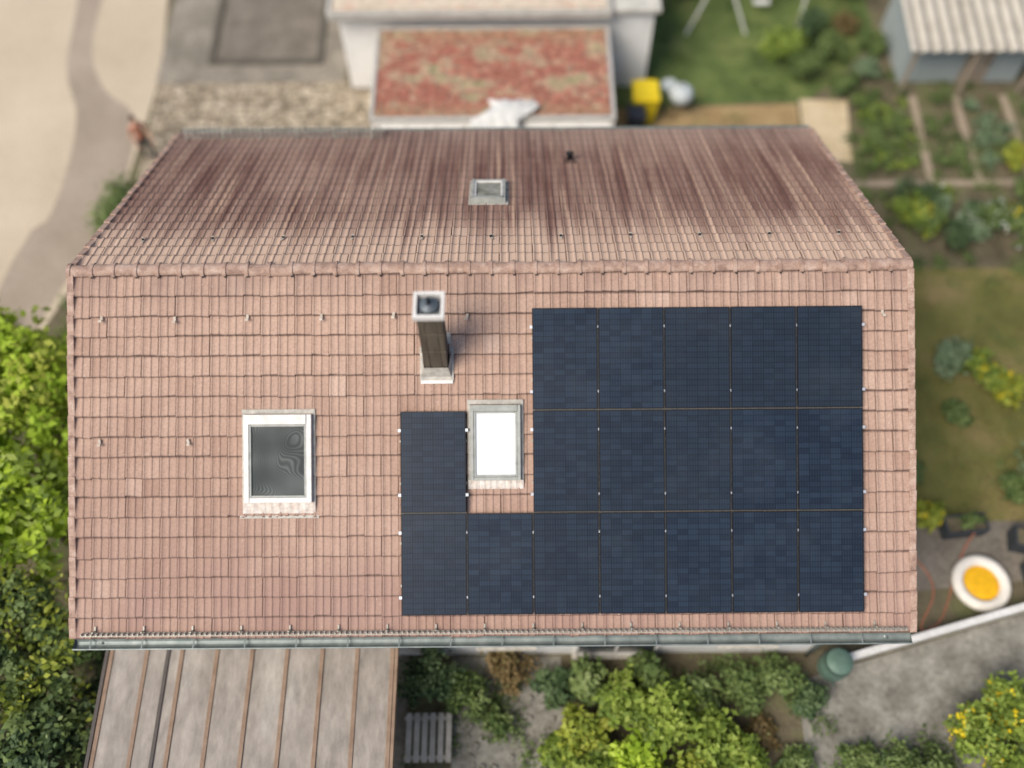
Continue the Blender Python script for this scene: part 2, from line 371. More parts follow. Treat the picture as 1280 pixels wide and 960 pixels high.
# ------------------------------------------------------------ solar panels
def pvmat():
    m,nt,p=newmat('pv_cells')
    uv=N(nt,'ShaderNodeUVMap',uv_map='pv').outputs[0]; sx=N(nt,'ShaderNodeSeparateXYZ'); nt.links.new(uv,sx.inputs[0])
    rnd=N(nt,'ShaderNodeAttribute',attribute_name='rnd').outputs['Fac']
    cu=math_(nt,'MULTIPLY',sx.outputs[0],6); cv=math_(nt,'MULTIPLY',sx.outputs[1],18)
    fu=math_(nt,'FRACT',cu); fv=math_(nt,'FRACT',cv)
    du=math_(nt,'ABSOLUTE',math_(nt,'SUBTRACT',fu,.5)); dv=math_(nt,'ABSOLUTE',math_(nt,'SUBTRACT',fv,.5))
    gap=math_(nt,'MAXIMUM',smooth_(nt,du,.45,.495),smooth_(nt,dv,.40,.49))
    bus=math_(nt,'ABSOLUTE',math_(nt,'SUBTRACT',math_(nt,'FRACT',math_(nt,'MULTIPLY',fu,4)),.5))
    bus=smooth_(nt,bus,.16,.0)
    cmb=N(nt,'ShaderNodeCombineXYZ'); nt.links.new(math_(nt,'FLOOR',cu),cmb.inputs[0]); nt.links.new(math_(nt,'FLOOR',cv),cmb.inputs[1]); nt.links.new(math_(nt,'MULTIPLY',rnd,97),cmb.inputs[2])
    wn=N(nt,'ShaderNodeTexWhiteNoise'); nt.links.new(cmb.outputs[0],wn.inputs['Vector'])
    base=ramp(nt,[(0,(.008,.014,.026)),(1,(.017,.029,.048))],wn.outputs['Value'])
    base=mix(nt,math_(nt,'MULTIPLY',rnd,.7),base,(.016,.022,.031,1))
    base=mix(nt,math_(nt,'MULTIPLY',bus,.35),base,(.055,.075,.10,1))
    base=mix(nt,math_(nt,'MULTIPLY',gap,.75),base,(.004,.006,.010,1))
    o=ocoord(nt); d=noise(nt,o,.9,5,.6)
    base=mix(nt,math_(nt,'MULTIPLY',smooth_(nt,d,.4,.75),.15),base,(.07,.08,.09,1))
    nt.links.new(base,p.inputs['Base Color']); p.inputs['Roughness'].default_value=.3; p.inputs['Specular IOR Level'].default_value=.2
    p.inputs['Coat Weight'].default_value=.15; p.inputs['Coat Roughness'].default_value=.08; return m
M_pv=pvmat()
pvroot=root('solar_panel_array')
px0,pp,py0,pr=-1.593,1.1497,.726,1.779
cells=[(c,r) for r in range(3) for c in range(7) if (r==2 or c>=2 or (r==1 and c==0))]
cl=MB(); rail=MB()
for (c,r) in cells:
    pw,ph=1.129,1.757; M=SM(-1,px0+c*pp+pp/2,py0+r*pr+pr/2,.135)@Matrix.Rotation(random.gauss(0,.0008),4,'Z')@Matrix.Rotation(random.gauss(0,.006),4,'X')
    b=MB(); t=.012
    for k in(-1,1): b.box((k*(pw/2-t/2),0,-.0),(t,ph,.035),0,M); b.box((0,k*(ph/2-t/2),-.0),(pw-2*t,t,.035),0,M)
    b.box((0,0,-.012),(pw-2*t,ph-2*t,.008),0,M)
    b.obj('panel_frame',[M_pframe],pvroot)
    a,h=pw/2-t,ph/2-t; me=bpy.data.meshes.new('panel_glass')
    me.from_pydata([tuple(M@Vector(v)) for v in((-a,-h,.011),(a,-h,.011),(a,h,.011),(-a,h,.011))],[],[(0,1,2,3)]); me.materials.append(M_pv)
    u=me.uv_layers.new(name='pv'); u.data.foreach_set('uv',[0,0,1,0,1,1,0,1]); at=me.attributes.new('rnd','FLOAT','FACE'); at.data.foreach_set('value',[random.random()])
    link(bpy.data.objects.new('panel_glass',me),pvroot)
    for sy in(-.52,.50):
        rail.box((0,sy*.72+.0,-.055),(pp+.02,.04,.05),0,M)
        for k in(-1,1):
            if (c+k,r) not in cells: cl.box((k*(pw/2+.02),sy*1.1,.0),(.045,.05,.05),0,M)
            elif k==1: cl.box((pp/2,sy*1.1,.012),(.012,.04,.02),0,M)
    if (c,r+1) in cells: rail.box((0,-pr/2,-.03),(pp,.014,.01),1,M)
    if (c+1,r) in cells: rail.box((pp/2,0,-.01),(.012,pr-.03,.01),1,M)
cl.obj('clamps',M_clamp,pvroot); rail.obj('mounting_rails',[M_galv,M_seam],pvroot)
# ------------------------------------------------------------ ground
def sheet(name,pts,z,mat,smooth=False):
    if smooth:
        q=[];n=len(pts)
        for i in range(n):
            p0,p1,p2,p3=[np.array(pts[(i+k)%n],float) for k in(-1,0,1,2)]
            for t in np.linspace(0,1,6)[:-1]:
                q.append(tuple(.5*((2*p1)+(-p0+p2)*t+(2*p0-5*p1+4*p2-p3)*t*t+(-p0+3*p1-3*p2+p3)*t**3)))
        pts=q
    me=bpy.data.meshes.new(name)
    ar=sum(pts[i][0]*pts[(i+1)%len(pts)][1]-pts[(i+1)%len(pts)][0]*pts[i][1] for i in range(len(pts)))
    if ar<0: pts=pts[::-1]
    me.from_pydata([(x,y,z) for x,y in pts],[],[tuple(range(len(pts)))]); me.materials.append(mat)
    return link(bpy.data.objects.new(name,me))
def rect(x0,x1,y0,y1): return [(x0,y0),(x1,y0),(x1,y1),(x0,y1)]
M_soil=nmat('soil_ground',[(.3,(.075,.062,.035)),(.5,(.14,.115,.07)),(.7,(.13,.14,.055))],1.1,.95,.5,.05,fine=12)
M_grass=nmat('grass',[(.3,(.06,.09,.025)),(.5,(.11,.15,.04)),(.7,(.19,.21,.07))],.9,.9,.6,.05,fine=18)
M_olive=nmat('grass_dry',[(.3,(.10,.10,.025)),(.5,(.155,.145,.04)),(.7,(.25,.19,.08))],.7,.9,.6,.05,fine=16)
M_road=nmat('road_light',[(.3,(.44,.36,.255)),(.7,(.56,.465,.34))],.3,.9,.2,.01,fine=14)
M_roadd=nmat('road_darker',[(.3,(.28,.225,.165)),(.7,(.38,.31,.24))],.5,.9,.2,.01,fine=14)
M_patio=nmat('patio_grey',[(.3,(.16,.14,.11)),(.5,(.24,.21,.165)),(.7,(.34,.30,.235))],.9,.9,.3,.01,fine=6)
M_patiod=nmat('patio_dark',[(.3,(.13,.11,.085)),(.7,(.22,.19,.15))],1.5,.9,.3,.01,fine=9)
M_grav=nmat('gravel_grey',[(.3,(.13,.12,.095)),(.5,(.22,.205,.17)),(.7,(.34,.32,.27))],1.6,.9,.6,.03,fine=8)
M_ochre=nmat('dry_ground',[(.3,(.24,.16,.07)),(.6,(.36,.25,.12)),(.8,(.27,.25,.11))],1,.95,.3,.02,fine=8)
M_sand=nmat('sand',[(.3,(.46,.35,.20)),(.7,(.62,.50,.33))],1.5,.95,.2,.02,fine=8)
M_plank=nmat('plank_wood',[(.3,(.26,.20,.14)),(.7,(.42,.34,.25))],3,.85,.2,.01,scl=(6,1,1),fine=15)
M_conc=nmat('concrete',[(.3,(.42,.40,.34)),(.7,(.62,.59,.52))],2,.85,.2,.01,fine=20)
def pavemat():
    m,nt,p=newmat('stone_pavers'); o=ocoord(nt); v=mapping(nt,o,(3.0,4.0,3))
    vo=N(nt,'ShaderNodeTexVoronoi',feature='DISTANCE_TO_EDGE'); nt.links.new(v,vo.inputs['Vector']); vo.inputs['Scale'].default_value=1; vo.inputs['Randomness'].default_value=.7
    v2=N(nt,'ShaderNodeTexVoronoi'); nt.links.new(v,v2.inputs['Vector']); v2.inputs['Scale'].default_value=1; v2.inputs['Randomness'].default_value=.7
    c=ramp(nt,[(0,(.30,.24,.165)),(.5,(.42,.35,.25)),(1,(.54,.46,.35))],v2.outputs['Color'])
    n=noise(nt,o,3,5); c=mix(nt,.9,c,ramp(nt,[(.3,(.6,.57,.53)),(.7,(1.3,1.3,1.3))],n),'MULTIPLY')
    c=mix(nt,math_(nt,'MULTIPLY',smooth_(nt,vo.outputs['Distance'],.13,.04),.9),c,(.12,.095,.06,1)); nt.links.new(c,p.inputs['Base Color'])
    p.inputs['Roughness'].default_value=.85; bump(nt,p,vo.outputs['Distance'],.4,.02); return m
M_pave=pavemat()
sheet('ground',rect(-300,300,-300,300),0,M_soil)
sheet('road',[(-30,-40),(-14.5,-40),(-13.6,-3),(-12.2,3.5),(-10.9,7),(-10.7,10),(-10.5,13),(-10.9,17),(-11,40),(-30,40)],.004,M_road)
sheet('road_dark_band',[(-14.4,40),(-13.0,30),(-13.0,17),(-12.85,13.95),(-12.1,12.25),(-11.1,11.3),(-10.85,9.4),(-11.1,7.6),(-11.6,5.67),(-12.2,4.0),(-14,-4),(-16,-20),(-17,-20),(-13.8,4),(-12.75,7.6),(-12.75,11),(-13.5,13.2),(-13.8,16.5),(-15,30)],.008,M_roadd,True)  # darker band laid over the road sheet
sheet('patio',rect(-10.6,-4.75,12.55,22),.008,M_patio)
sheet('paving',rect(-10.5,-3.5,5.0,12.54),.008,M_pave)
sheet('lawn',[(3.4,11.4),(9.4,11.6),(10.6,12.6),(12,14.3),(12,30),(3.4,30)],.004,M_grass)
sheet('dry_grass_strip',[(3.3,4.8),(9.0,4.8),(9.1,11.5),(3.3,11.35)],.004,M_ochre)
sheet('sand_patch',[(9.1,9.3),(10.4,9.2),(10.65,11.6),(9.2,11.7)],.008,M_sand)
sheet('lawn_side',[(7.4,-2.2),(30,-2.2),(30,5.4),(7.4,5.4)],.004,M_olive)
sheet('gravel_terrace',[(6.6,-5.6),(14,-3.6),(18,-3.6),(18,-9),(6.6,-9)],.004,M_grav)
sheet('garden_path',[(-1.0,-5.0),(1.4,-5.0),(1.6,-11),(-1.0,-11)],.004,M_grav)
M_joint=nmat('path_dark',[(.3,(.07,.062,.048)),(.7,(.12,.108,.085))],2,.9,.2,.01)
b=MB()
for (x0,y0,x1,y1) in((-9.0,13.4,-5.6,13.4),(-9.0,13.4,-9.0,19),(-5.6,13.4,-5.6,19)):
    if y0==y1: b.box(((x0+x1)/2,y0,.04),(abs(x1-x0)+.2,.2,.08))
    else: b.box((x0,(y0+y1)/2+.11,.038),(.2,abs(y1-y0),.07))
b.obj('bed_edging',M_joint,bevel=.02)
sheet('sunken_bed',rect(-8.89,-5.71,13.51,19),.016,M_patiod)
b=MB(); b.box((-9.7,13.2,.015),(.6,.35,.03)); b.obj('patio_slab',M_patio,bevel=.01)
# ------------------------------------------------------------ neighbouring garage with sedum roof
garage=root('green_roof_garage')
b=MB(); b.box((-.1,10.3,1.2),(6.3,3.5,2.4),0); b.obj('walls',M_plaster,garage)
b=MB()
z=2.48
b.box((-.1,8.62,z),(6.6,.10,.18)); b.box((-.1,12.02,z),(6.6,.10,.18)); b.box((-3.35,10.32,z-.002),(.10,3.29,.18)); b.box((3.15,10.32,z-.002),(.10,3.29,.18))
b.obj('parapet',nmat('parapet_metal',[(.3,(.40,.38,.34)),(.7,(.52,.49,.44))],3,.5,.05,.004),garage,bevel=.01)
def sedmat():
    m,nt,p=newmat('sedum'); o=ocoord(nt); n=noise(nt,mapping(nt,o,(1,1.5,1)),.9,10,.78,.3); f=noise(nt,o,6,5,.7)
    so=N(nt,'ShaderNodeSeparateXYZ'); nt.links.new(o,so.inputs[0])
    c=ramp(nt,[(.30,(.13,.15,.06)),(.39,(.30,.26,.14)),(.45,(.40,.29,.20)),(.51,(.34,.13,.09)),(.56,(.29,.09,.065)),(.61,(.46,.30,.21)),(.72,(.20,.20,.085))],n)
    ed=smooth_(nt,math_(nt,'ABSOLUTE',math_(nt,'SUBTRACT',so.outputs[1],10.3)),.9,1.75)
    c=mix(nt,math_(nt,'MULTIPLY',ed,.5),c,(.33,.26,.15,1))
    c=mix(nt,.9,c,ramp(nt,[(.3,(.45,.5,.45)),(.7,(1.5,1.45,1.4))],f),'MULTIPLY'); nt.links.new(c,p.inputs['Base Color']); p.inputs['Roughness'].default_value=.95
    bump(nt,p,f,.8,.06); return m
M_sed=sedmat()
n=60; vs=[];fs=[]
for j in range(n+1):
    for i in range(n+1): vs.append((-3.28+6.36*i/n,8.68+3.28*j/n,2.50+R.rand()*.06))
for j in range(n):
    for i in range(n): a=j*(n+1)+i; fs.append((a,a+1,a+n+2,a+n+1))
b=MB(); b.add(vs,fs); b.obj('sedum_planting',M_sed,garage)
b=MB(); b.box((-1.8,8.53,1.05),(2.3,.06,2.05),0)
for k in range(9): b.box((-1.8,8.49,.15+k*.22),(2.3,.03,.02),1)
b.box((1.6,8.53,1.3),(1.0,.05,.9),2); b.obj('garage_door',[M_whitef,M_lead,M_glassd],garage)
b=MB(); b.box((-.1,8.3,2.33),(6.5,.55,.06))
for k in range(9): b.box((-3.2+k*.78,8.3,2.37),(.03,.55,.03),1)
b.obj('front_canopy',[M_whitef,M_lead],garage)
vs=[];fs=[];n=14
for j in range(n+1):
    for i in range(n+1):
        u=i/n;v=j/n; x=-.25+1.25*u+.2*math.sin(v*6)-.3*v; y=9.1-.95*v; z=2.66+.10*R.rand()+.14*math.sin(u*3.14)*math.sin(min(1,v*1.2)*3.14)-(max(0,v-.8))*.8
        vs.append((x,y,z))
for j in range(n):
    for i in range(n): a=j*(n+1)+i; fs.append((a,a+1,a+n+2,a+n+1))
b=MB(); b.add(vs,fs); b.obj('tarp',plain('tarp_white',(.62,.61,.57,1),.6,0,.12),garage,smooth=True)
nb=root('flat_roof_building')
b=MB(); b.box((0,15.9,1.45),(9.0,7.2,2.9),0); b.obj('walls',M_plaster,nb)
b=MB(); b.box((-.75,15.9,2.98),(7.9,7.9,.14)); b.box((-.75,11.98,3.02),(7.95,.12,.24)); b.box((-4.70,15.9,3.0),(.12,7.7,.22)); b.box((3.2,15.9,3.0),(.12,7.7,.22))
b.obj('roof_slab',nmat('roof_edge',[(.3,(.36,.34,.30)),(.7,(.50,.48,.42))],2,.7,.1,.004),nb,bevel=.01)
b=MB(); b.box((-.75,15.9,3.07),(7.7,7.5,.05)); b.obj('roof_gravel',nmat('roof_gravel',[(.3,(.50,.40,.28)),(.5,(.60,.51,.39)),(.7,(.54,.35,.25))],2,.9,.3,.01,fine=8),nb)
b=MB(); b.box((4.0,15.9,2.95),(1.3,7.5,.16)); b.obj('side_roof',M_conc,nb,bevel=.02)
b=MB() 
for y in(14,16.5): b.box((-4.52,y,1.6),(.05,1.2,1.1),0)
b.obj('windows',M_glassd,nb)
# ------------------------------------------------------------ terrace roof
ter=root('terrace_roof')
M_ter=nmat('terrace_sheet',[(.3,(.24,.21,.175)),(.5,(.31,.27,.23)),(.7,(.37,.335,.29))],1.0,.5,.15,.01,scl=(1,.35,1),fine=5)
M_bat=nmat('terrace_batten',[(.3,(.20,.13,.085)),(.7,(.30,.21,.145))],4,.7,.1,.005)
b=MB(); x0,x1=-7.62,-2.05; y0,y1=-9.6,-5.12
for i in range(8):
    w=(x1-x0)/8; b.box((x0+(i+.5)*w,(y0+y1)/2,2.56+random.gauss(0,.003)),(w-.05,y1-y0,.04),0)
b.obj('roof_sheets',M_ter,ter,bevel=.004)
b=MB()
for i in range(9): b.box((x0+i*(x1-x0)/8,(y0+y1)/2,2.585),(.08,y1-y0+.04,.04),0)
b.box((x0-.09,(y0+y1)/2,2.53),(.07,y1-y0+.06,.18),1); b.box((x1+.08,(y0+y1)/2,2.53),(.06,y1-y0+.06,.16),0)
b.box((-6.5,(y0+y1)/2,2.60),(.07,y1-y0,.03),1)
for x in(x0,(x0+x1)/2,x1): b.box((x,y0+.15,1.22),(.12,.12,2.44),1)
b.box(((x0+x1)/2,y0+.15,2.46),(x1-x0,.12,.14),1)
b.obj('frame',[M_bat,plain('dark_wood',(.09,.075,.065,1),.7)],ter,bevel=.005)
sheet('terrace_slab',rect(-7.6,-2.0,-9.6,-4.96),.02,M_patio)
# ------------------------------------------------------------ foliage
def foliage(name,blobs,n,size,mat,parent=None,sub=26,flat=.5,tight=.2,shell=(.45,1.0)):
    cs=[];rs=[];ns=[]
    wt=np.array([bl[3]*bl[4]+bl[3]*bl[5] for bl in blobs]); wt=wt/wt.sum()
    for bl,w in zip(blobs,wt):
        k=max(20,int(n*w)); nsb=max(6,int(sub)); c0=np.array(bl[:3]); rr=np.array(bl[3:6])
        d=R.normal(size=(nsb,3)); d/=np.linalg.norm(d,axis=1)[:,None]; d[:,2]=np.where(d[:,2]<-.3,-d[:,2],d[:,2])
        rad=R.uniform(shell[0],shell[1],nsb)[:,None]; sc=c0+d*rad*rr; cr=R.rand(nsb)
        idx=R.randint(0,nsb,k); off=R.normal(size=(k,3))*tight*rr; p=sc[idx]+off
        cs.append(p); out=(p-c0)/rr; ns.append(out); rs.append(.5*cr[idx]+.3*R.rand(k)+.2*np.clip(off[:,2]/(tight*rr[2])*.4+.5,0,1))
    C=np.concatenate(cs);O=np.concatenate(ns);q=np.clip(np.concatenate(rs),0,1)
    keep=C[:,2]>.03; C=C[keep];O=O[keep];q=q[keep]; k=len(C)
    nn=O*.5+R.normal(size=(k,3))*.5+np.array([0,0,flat]); nn/=np.linalg.norm(nn,axis=1)[:,None]
    a=np.cross(nn,R.normal(size=(k,3))); a/=np.linalg.norm(a,axis=1)[:,None]; bb=np.cross(nn,a)
    L=(size*R.uniform(.6,1.3,k))[:,None]; W=L*.6
    V=np.stack([C-a*L/2,C+bb*W/2+nn*L*.08,C+a*L/2,C-bb*W/2+nn*L*.08],1).reshape(-1,3)
    F=np.arange(4*k).reshape(-1,4)
    me=bpy.data.meshes.new(name); me.vertices.add(4*k); me.vertices.foreach_set('co',V.ravel().astype(np.float32))
    me.loops.add(4*k); me.loops.foreach_set('vertex_index',F.ravel().astype(np.int32))
    me.polygons.add(k); me.polygons.foreach_set('loop_start',(np.arange(k)*4).astype(np.int32))
    me.update(calc_edges=True); me.materials.append(mat)
    at=me.attributes.new('rnd','FLOAT','FACE'); at.data.foreach_set('value',q.astype(np.float32))
    return link(bpy.data.objects.new(name,me),parent)
L_lime=leafmat('leaf_lime',[(.14,.22,.02),(.30,.44,.035),(.48,.62,.06),(.64,.76,.14)],.4)
L_bright=leafmat('leaf_bright',[(.06,.10,.02),(.16,.23,.04),(.28,.37,.06),(.42,.48,.12)],.35)
L_mid=leafmat('leaf_mid',[(.035,.06,.02),(.08,.125,.035),(.15,.205,.06),(.24,.29,.11)],.2)
L_dark=leafmat('leaf_dark',[(.02,.04,.018),(.045,.08,.03),(.085,.13,.05),(.14,.19,.085)],.15)
L_yel=leafmat('leaf_yellow',[(.07,.10,.02),(.18,.23,.03),(.34,.38,.05),(.50,.50,.10)],.3)
L_blue=leafmat('leaf_blue',[(.06,.10,.05),(.12,.18,.09),(.21,.28,.15),(.32,.38,.23)],.2)
L_rust=leafmat('leaf_rust',[(.06,.05,.02),(.15,.11,.04),(.21,.14,.06),(.2,.19,.07)],.2)
L_flow=leafmat('petal_yellow',[(.6,.42,.01),(.75,.58,.02),(.85,.7,.05)])
L_white=leafmat('petal_white',[(.5,.5,.42),(.7,.7,.65),(.8,.8,.76)])
M_bark=nmat('bark',[(.3,(.06,.045,.03)),(.7,(.14,.11,.08))],6,.9,.5,.02,scl=(1,1,.3))
def tree(name,x,y,h,blobs,n,size,mat,extra=None,sub=40):
    t=root(name,(x,y,0)); b=MB(); b.cyl((x,y,-.02),(x+.05,y,h*.5),.15,.10,10); b.cyl((x+.05,y,h*.5),(x,y+.1,h*.85),.10,.05,8)
    for bl in blobs:
        p=Vector(bl[:3]); s=Vector((x+.05,y,h*random.uniform(.35,.55))); mid=s.lerp(p,.55)+Vector((0,0,.15)); b.cyl(s,mid,.06,.04,7); b.cyl(mid,p,.04,.015,6)
        for k in range(3):
            q=p+Vector((random.gauss(0,.5)*bl[3],random.gauss(0,.5)*bl[4],random.random()*.6*bl[5])); b.cyl(mid,q,.025,.008,5)
    b.obj('trunk',M_bark,t,smooth=True)
    foliage('crown',blobs,n,size,mat,t,sub,tight=.12,flat=.8)
    if extra: foliage('crown_outer_leaves',blobs,n//6,size,extra,t,sub,tight=.16,shell=(.9,1.12))  # second leaf colour on the outer shell of the crown
tree('maple_tree',-11.0,.6,3.4,[(-11.2,1.1,2.9,1.3,1.2,1.0),(-10.3,.2,3.1,1.1,1.2,1.0),(-11.4,-.6,3.0,1.3,1.2,1.1),(-9.7,1.3,2.2,.9,.9,.8),(-12.4,.6,2.6,1.3,1.4,1.0),(-9.3,-.4,2.2,.9,.9,.8),(-9.0,.9,1.8,.8,.8,.7)],15000,.21,L_lime,L_yel,22)
tree('maple_tree',-10.2,-2.2,3.2,[(-10.3,-1.9,2.8,1.1,1.0,.9),(-9.6,-2.7,2.4,.8,.9,.8),(-10.7,-3.1,2.7,1.1,1.0,.9),(-9.2,-1.5,2.0,.8,.9,.7),(-11.6,-2.4,2.7,1.1,1.2,.9),(-8.7,-2.4,1.6,.7,.8,.7)],9500,.20,L_lime,L_bright,20)
tree('hazel_tree',-9.9,-4.9,2.8,[(-9.9,-4.4,2.2,.9,.9,.8),(-9.1,-5.1,1.8,.8,.8,.7),(-10.3,-5.7,2.2,1.0,.9,.8),(-9.2,-6.2,1.5,.8,.8,.7)],7500,.15,L_mid,L_yel,22)
tree('hazel_tree',-9.2,-7.4,2.2,[(-9.2,-7.2,1.6,.9,.8,.7),(-9.9,-8.1,1.5,.9,.8,.7),(-8.6,-6.7,1.2,.6,.6,.6)],5500,.14,L_dark,L_mid,24)
def shrub(x,y,r,h,mat,n=1800,size=.09,name='shrub',extra=None,en=150,es=.06):
    t=root(name,(x,y,0)); b=MB()
    bl=[(x,y,h*.55,r*.7,r*.7,h*.45)]
    for k in range(3):
        an=random.random()*6.28; bl.append((x+r*.45*math.cos(an),y+r*.45*math.sin(an),h*random.uniform(.35,.6),r*.5,r*.5,h*.35))
    for k in range(6):
        an=random.random()*6.28; b.cyl((x,y,-.01),(x+r*.5*math.cos(an),y+r*.5*math.sin(an),h*.7),.02,.006,5)
    b.obj('stems',M_bark,t); foliage('leaves',bl,int(n*.75),size*1.2,mat,t,14,tight=.22,shell=(.4,1.15))
    if extra: foliage('blossoms',bl,en,es,extra,t,14,tight=.1,shell=(.95,1.15))
shrub(-10.4,7.0,1.1,1.6,L_mid,4500); shrub(-10.0,6.2,.8,1.2,L_dark,2500); shrub(-9.5,5.2,.8,1.3,L_mid,2500)
shrub(-8.6,4.2,.7,1.0,L_mid,1500); shrub(-9.2,3.0,.8,1.1,L_bright,1800); shrub(-10.4,3.0,.9,1.3,L_bright,2200); shrub(-8.4,-5.9,.6,1.2,L_dark,1800); shrub(-8.3,1,.6,.9,L_mid,1200); shrub(-8.4,-3.6,.6,1.0,L_dark,1500)
shrub(-8.5,-4.8,.7,1.1,L_dark,1800); shrub(-10.9,-7.2,1.0,1.5,L_mid,2500); shrub(-11.4,-5.2,1.1,1.6,L_yel,2500)
shrub(-1.45,-5.55,.75,1.3,L_dark,3500); shrub(-.7,-5.9,.6,.9,L_mid,2000); shrub(.3,-5.3,.6,.8,L_rust,1500); shrub(-.1,-6.5,.45,.5,L_mid,900)
for x,y,r,h,m in((1.9,-6.7,.6,1.0,L_yel),(2.7,-6.1,.65,1.3,L_bright),(3.6,-6.5,.75,1.7,L_bright),(4.5,-6.9,.7,1.4,L_bright),(3.1,-7.4,.8,1.3,L_lime),(4.3,-6.0,.55,.9,L_mid),(5.1,-7.4,.6,.9,L_bright),(2.0,-7.6,.7,1.1,L_bright),(2.0,-5.6,.5,.8,L_mid),(3.3,-5.5,.5,.9,L_mid),(1.2,-5.7,.45,.6,L_dark),(1.3,-7.1,.4,.6,L_bright),(4.0,-7.7,.6,1.2,L_yel)):
    shrub(x,y,r,h,m,1900,.14)
for x,y,r,h,m in((5.3,-5.7,.6,.8,L_mid),(6.1,-5.7,.6,.8,L_mid),(6.7,-6.0,.45,.6,L_dark),(6.3,-7.4,.5,.4,L_mid),(7.6,-7.2,.45,.5,L_mid),(8.3,-7.4,.6,.9,L_mid),(9.1,-7.7,.6,.8,L_mid),(5.7,-6.7,.4,.3,L_rust)):
    shrub(x,y,r,h,m,1500,.10)
for x,y in((10.1,-6.9),(10.9,-6.3),(11.6,-6.9),(10.6,-7.8),(11.8,-7.9)): shrub(x,y,.75,1.1,L_bright if x<11 else L_mid,2400,.11,'flowering_shrub',L_flow,110,.12)
def weeds(name,x0,x1,y0,y1,n,mat,size=.08,h=.12,patch=.5):
    k=max(3,int((x1-x0)*(y1-y0)*1.2)); cx=R.uniform(x0,x1,k);cy=R.uniform(y0,y1,k)
    bl=[(a,c,h*.4,patch*R.uniform(.4,1),patch*R.uniform(.4,1),h) for a,c in zip(cx,cy)]
    foliage(name,bl,n,size,mat,None,8,tight=.35,shell=(.1,1))
weeds('ground_cover',-2,6.5,-9,-5.1,7500,L_mid); weeds('ground_cover',-13,-7.6,-9,5,7000,L_mid,.1,.2)
weeds('ground_cover',6.8,13,-8.5,-6.5,2000,L_mid); weeds('lawn_weeds',7.8,15,-2,5.3,6000,L_mid,.06,.05); weeds('lawn_weeds',7.8,15,-2,5.3,3500,L_rust,.06,.05)
weeds('grass_tufts',3.6,11.8,11.6,18,7000,L_mid,.07,.06); weeds('grass_tufts',3.6,9,5.5,11.3,2500,L_mid,.06,.05)
weeds('garden_weeds',9,17,5.3,8.3,6000,L_mid,.08,.12); weeds('garden_weeds',10.5,17,8.4,12.6,5000,L_mid,.08,.1)
for i,(x0,x1,ya,yb_,mt) in enumerate(((10.75,12.35,8.75,11.6,L_mid),(12.85,13.75,8.75,11.5,L_mid),(14.1,15.2,8.75,11.4,L_blue),(15.7,17.0,8.6,11.3,L_mid))):
    bl=[]
    for rx in np.arange(x0+.2,x1,.36):
        for yy in np.arange(ya+.2,yb_,.36):
            if R.rand()<.85: 
                q=R.uniform(.6,1.8); bl.append((rx+R.normal(0,.12),yy+R.normal(0,.12),.15*q,.19*q,.19*q,.17*q))
    foliage('vegetable_bed',bl,len(bl)*100,.10,mt,None,6,tight=.3)
    sheet('bed_soil',rect(x0-.1,x1+.1,ya-.1,yb_+.1),.010,M_soil)
foliage('lettuce_row',[(10.9+.42*i+R.normal(0,.1),9.0+.7*j+R.normal(0,.15),.2,.22,.22,.18) for i in range(4) for j in range(4)],1500,.10,L_bright,None,6)
b=MB()
for x in(12.6,13.95,15.45): b.box((x,10.1,.03),(.22,3.3,.05),0,Matrix.Translation((x,10.1,0))@Matrix.Rotation(random.gauss(0,.03),4,'Z')@Matrix.Translation((-x,-10.1,0)))
b.box((13.6,8.35,.035),(6.6,.20,.06))
b.obj('garden_planks',M_plank,bevel=.01)
shrub(15.0,9.1,.5,.7,L_yel,1500,name='flowering_shrub',extra=L_flow,en=200)
shrub(9.5,12.4,.7,1.1,L_mid,2200); shrub(8.9,13.3,.8,1.2,L_bright,2200); shrub(10.4,13.4,.6,.9,L_mid,1500); shrub(11.3,12.5,.45,.7,L_blue,1000); shrub(11.0,14.6,.5,.7,L_rust,900)
shrub(9.8,14.2,.6,1.0,L_dark,1800); shrub(10.6,12.0,.45,.6,L_mid,1000); shrub(11.7,13.6,.5,.8,L_mid,1200)
for i in range(16):
    x=R.uniform(10.6,16.2); y=R.uniform(5.7,7.9); m_=[L_mid,L_blue,L_bright,L_dark,L_mid][i%5]
    shrub(x,y,R.uniform(.4,.75),R.uniform(.5,1.0),m_,1500,.09,extra=(L_white if i%4==0 else (L_flow if i%7==0 else None)),en=90,es=.09)
for x,y,r,h,m_ in((11.6,2.4,.6,.7,L_blue),(12.3,2.0,.6,.8,L_bright),(12.9,1.5,.5,.6,L_yel),(11.5,.9,.45,.3,L_mid),(13.3,-.6,.8,1.3,L_blue),(13.9,.2,.7,1.1,L_mid),(12.5,-1.2,.45,.6,L_mid),(9.9,-.6,.5,.6,L_mid),(10.3,-1.8,.4,.5,L_yel),(13.6,-1.8,.6,.9,L_mid),(9.2,3.8,.5,.6,L_mid)):
    shrub(x,y,r,h,m_,1300,.10,extra=(L_flow if m_ in(L_yel,L_bright) else None),en=50,es=.1)
for x,y in((6,18.6),(8.3,18.9),(10.4,18.4),(12.5,18.8),(4.9,19.2)): shrub(x,y,1.4,2.0,L_mid,4000,.15,'hedge_shrub')
shrub(6.4,16.6,.9,.8,L_dark,2500); shrub(11.2,16.2,1.0,1.0,L_dark,2500); shrub(9.0,16.4,.8,.8,L_mid,2000)
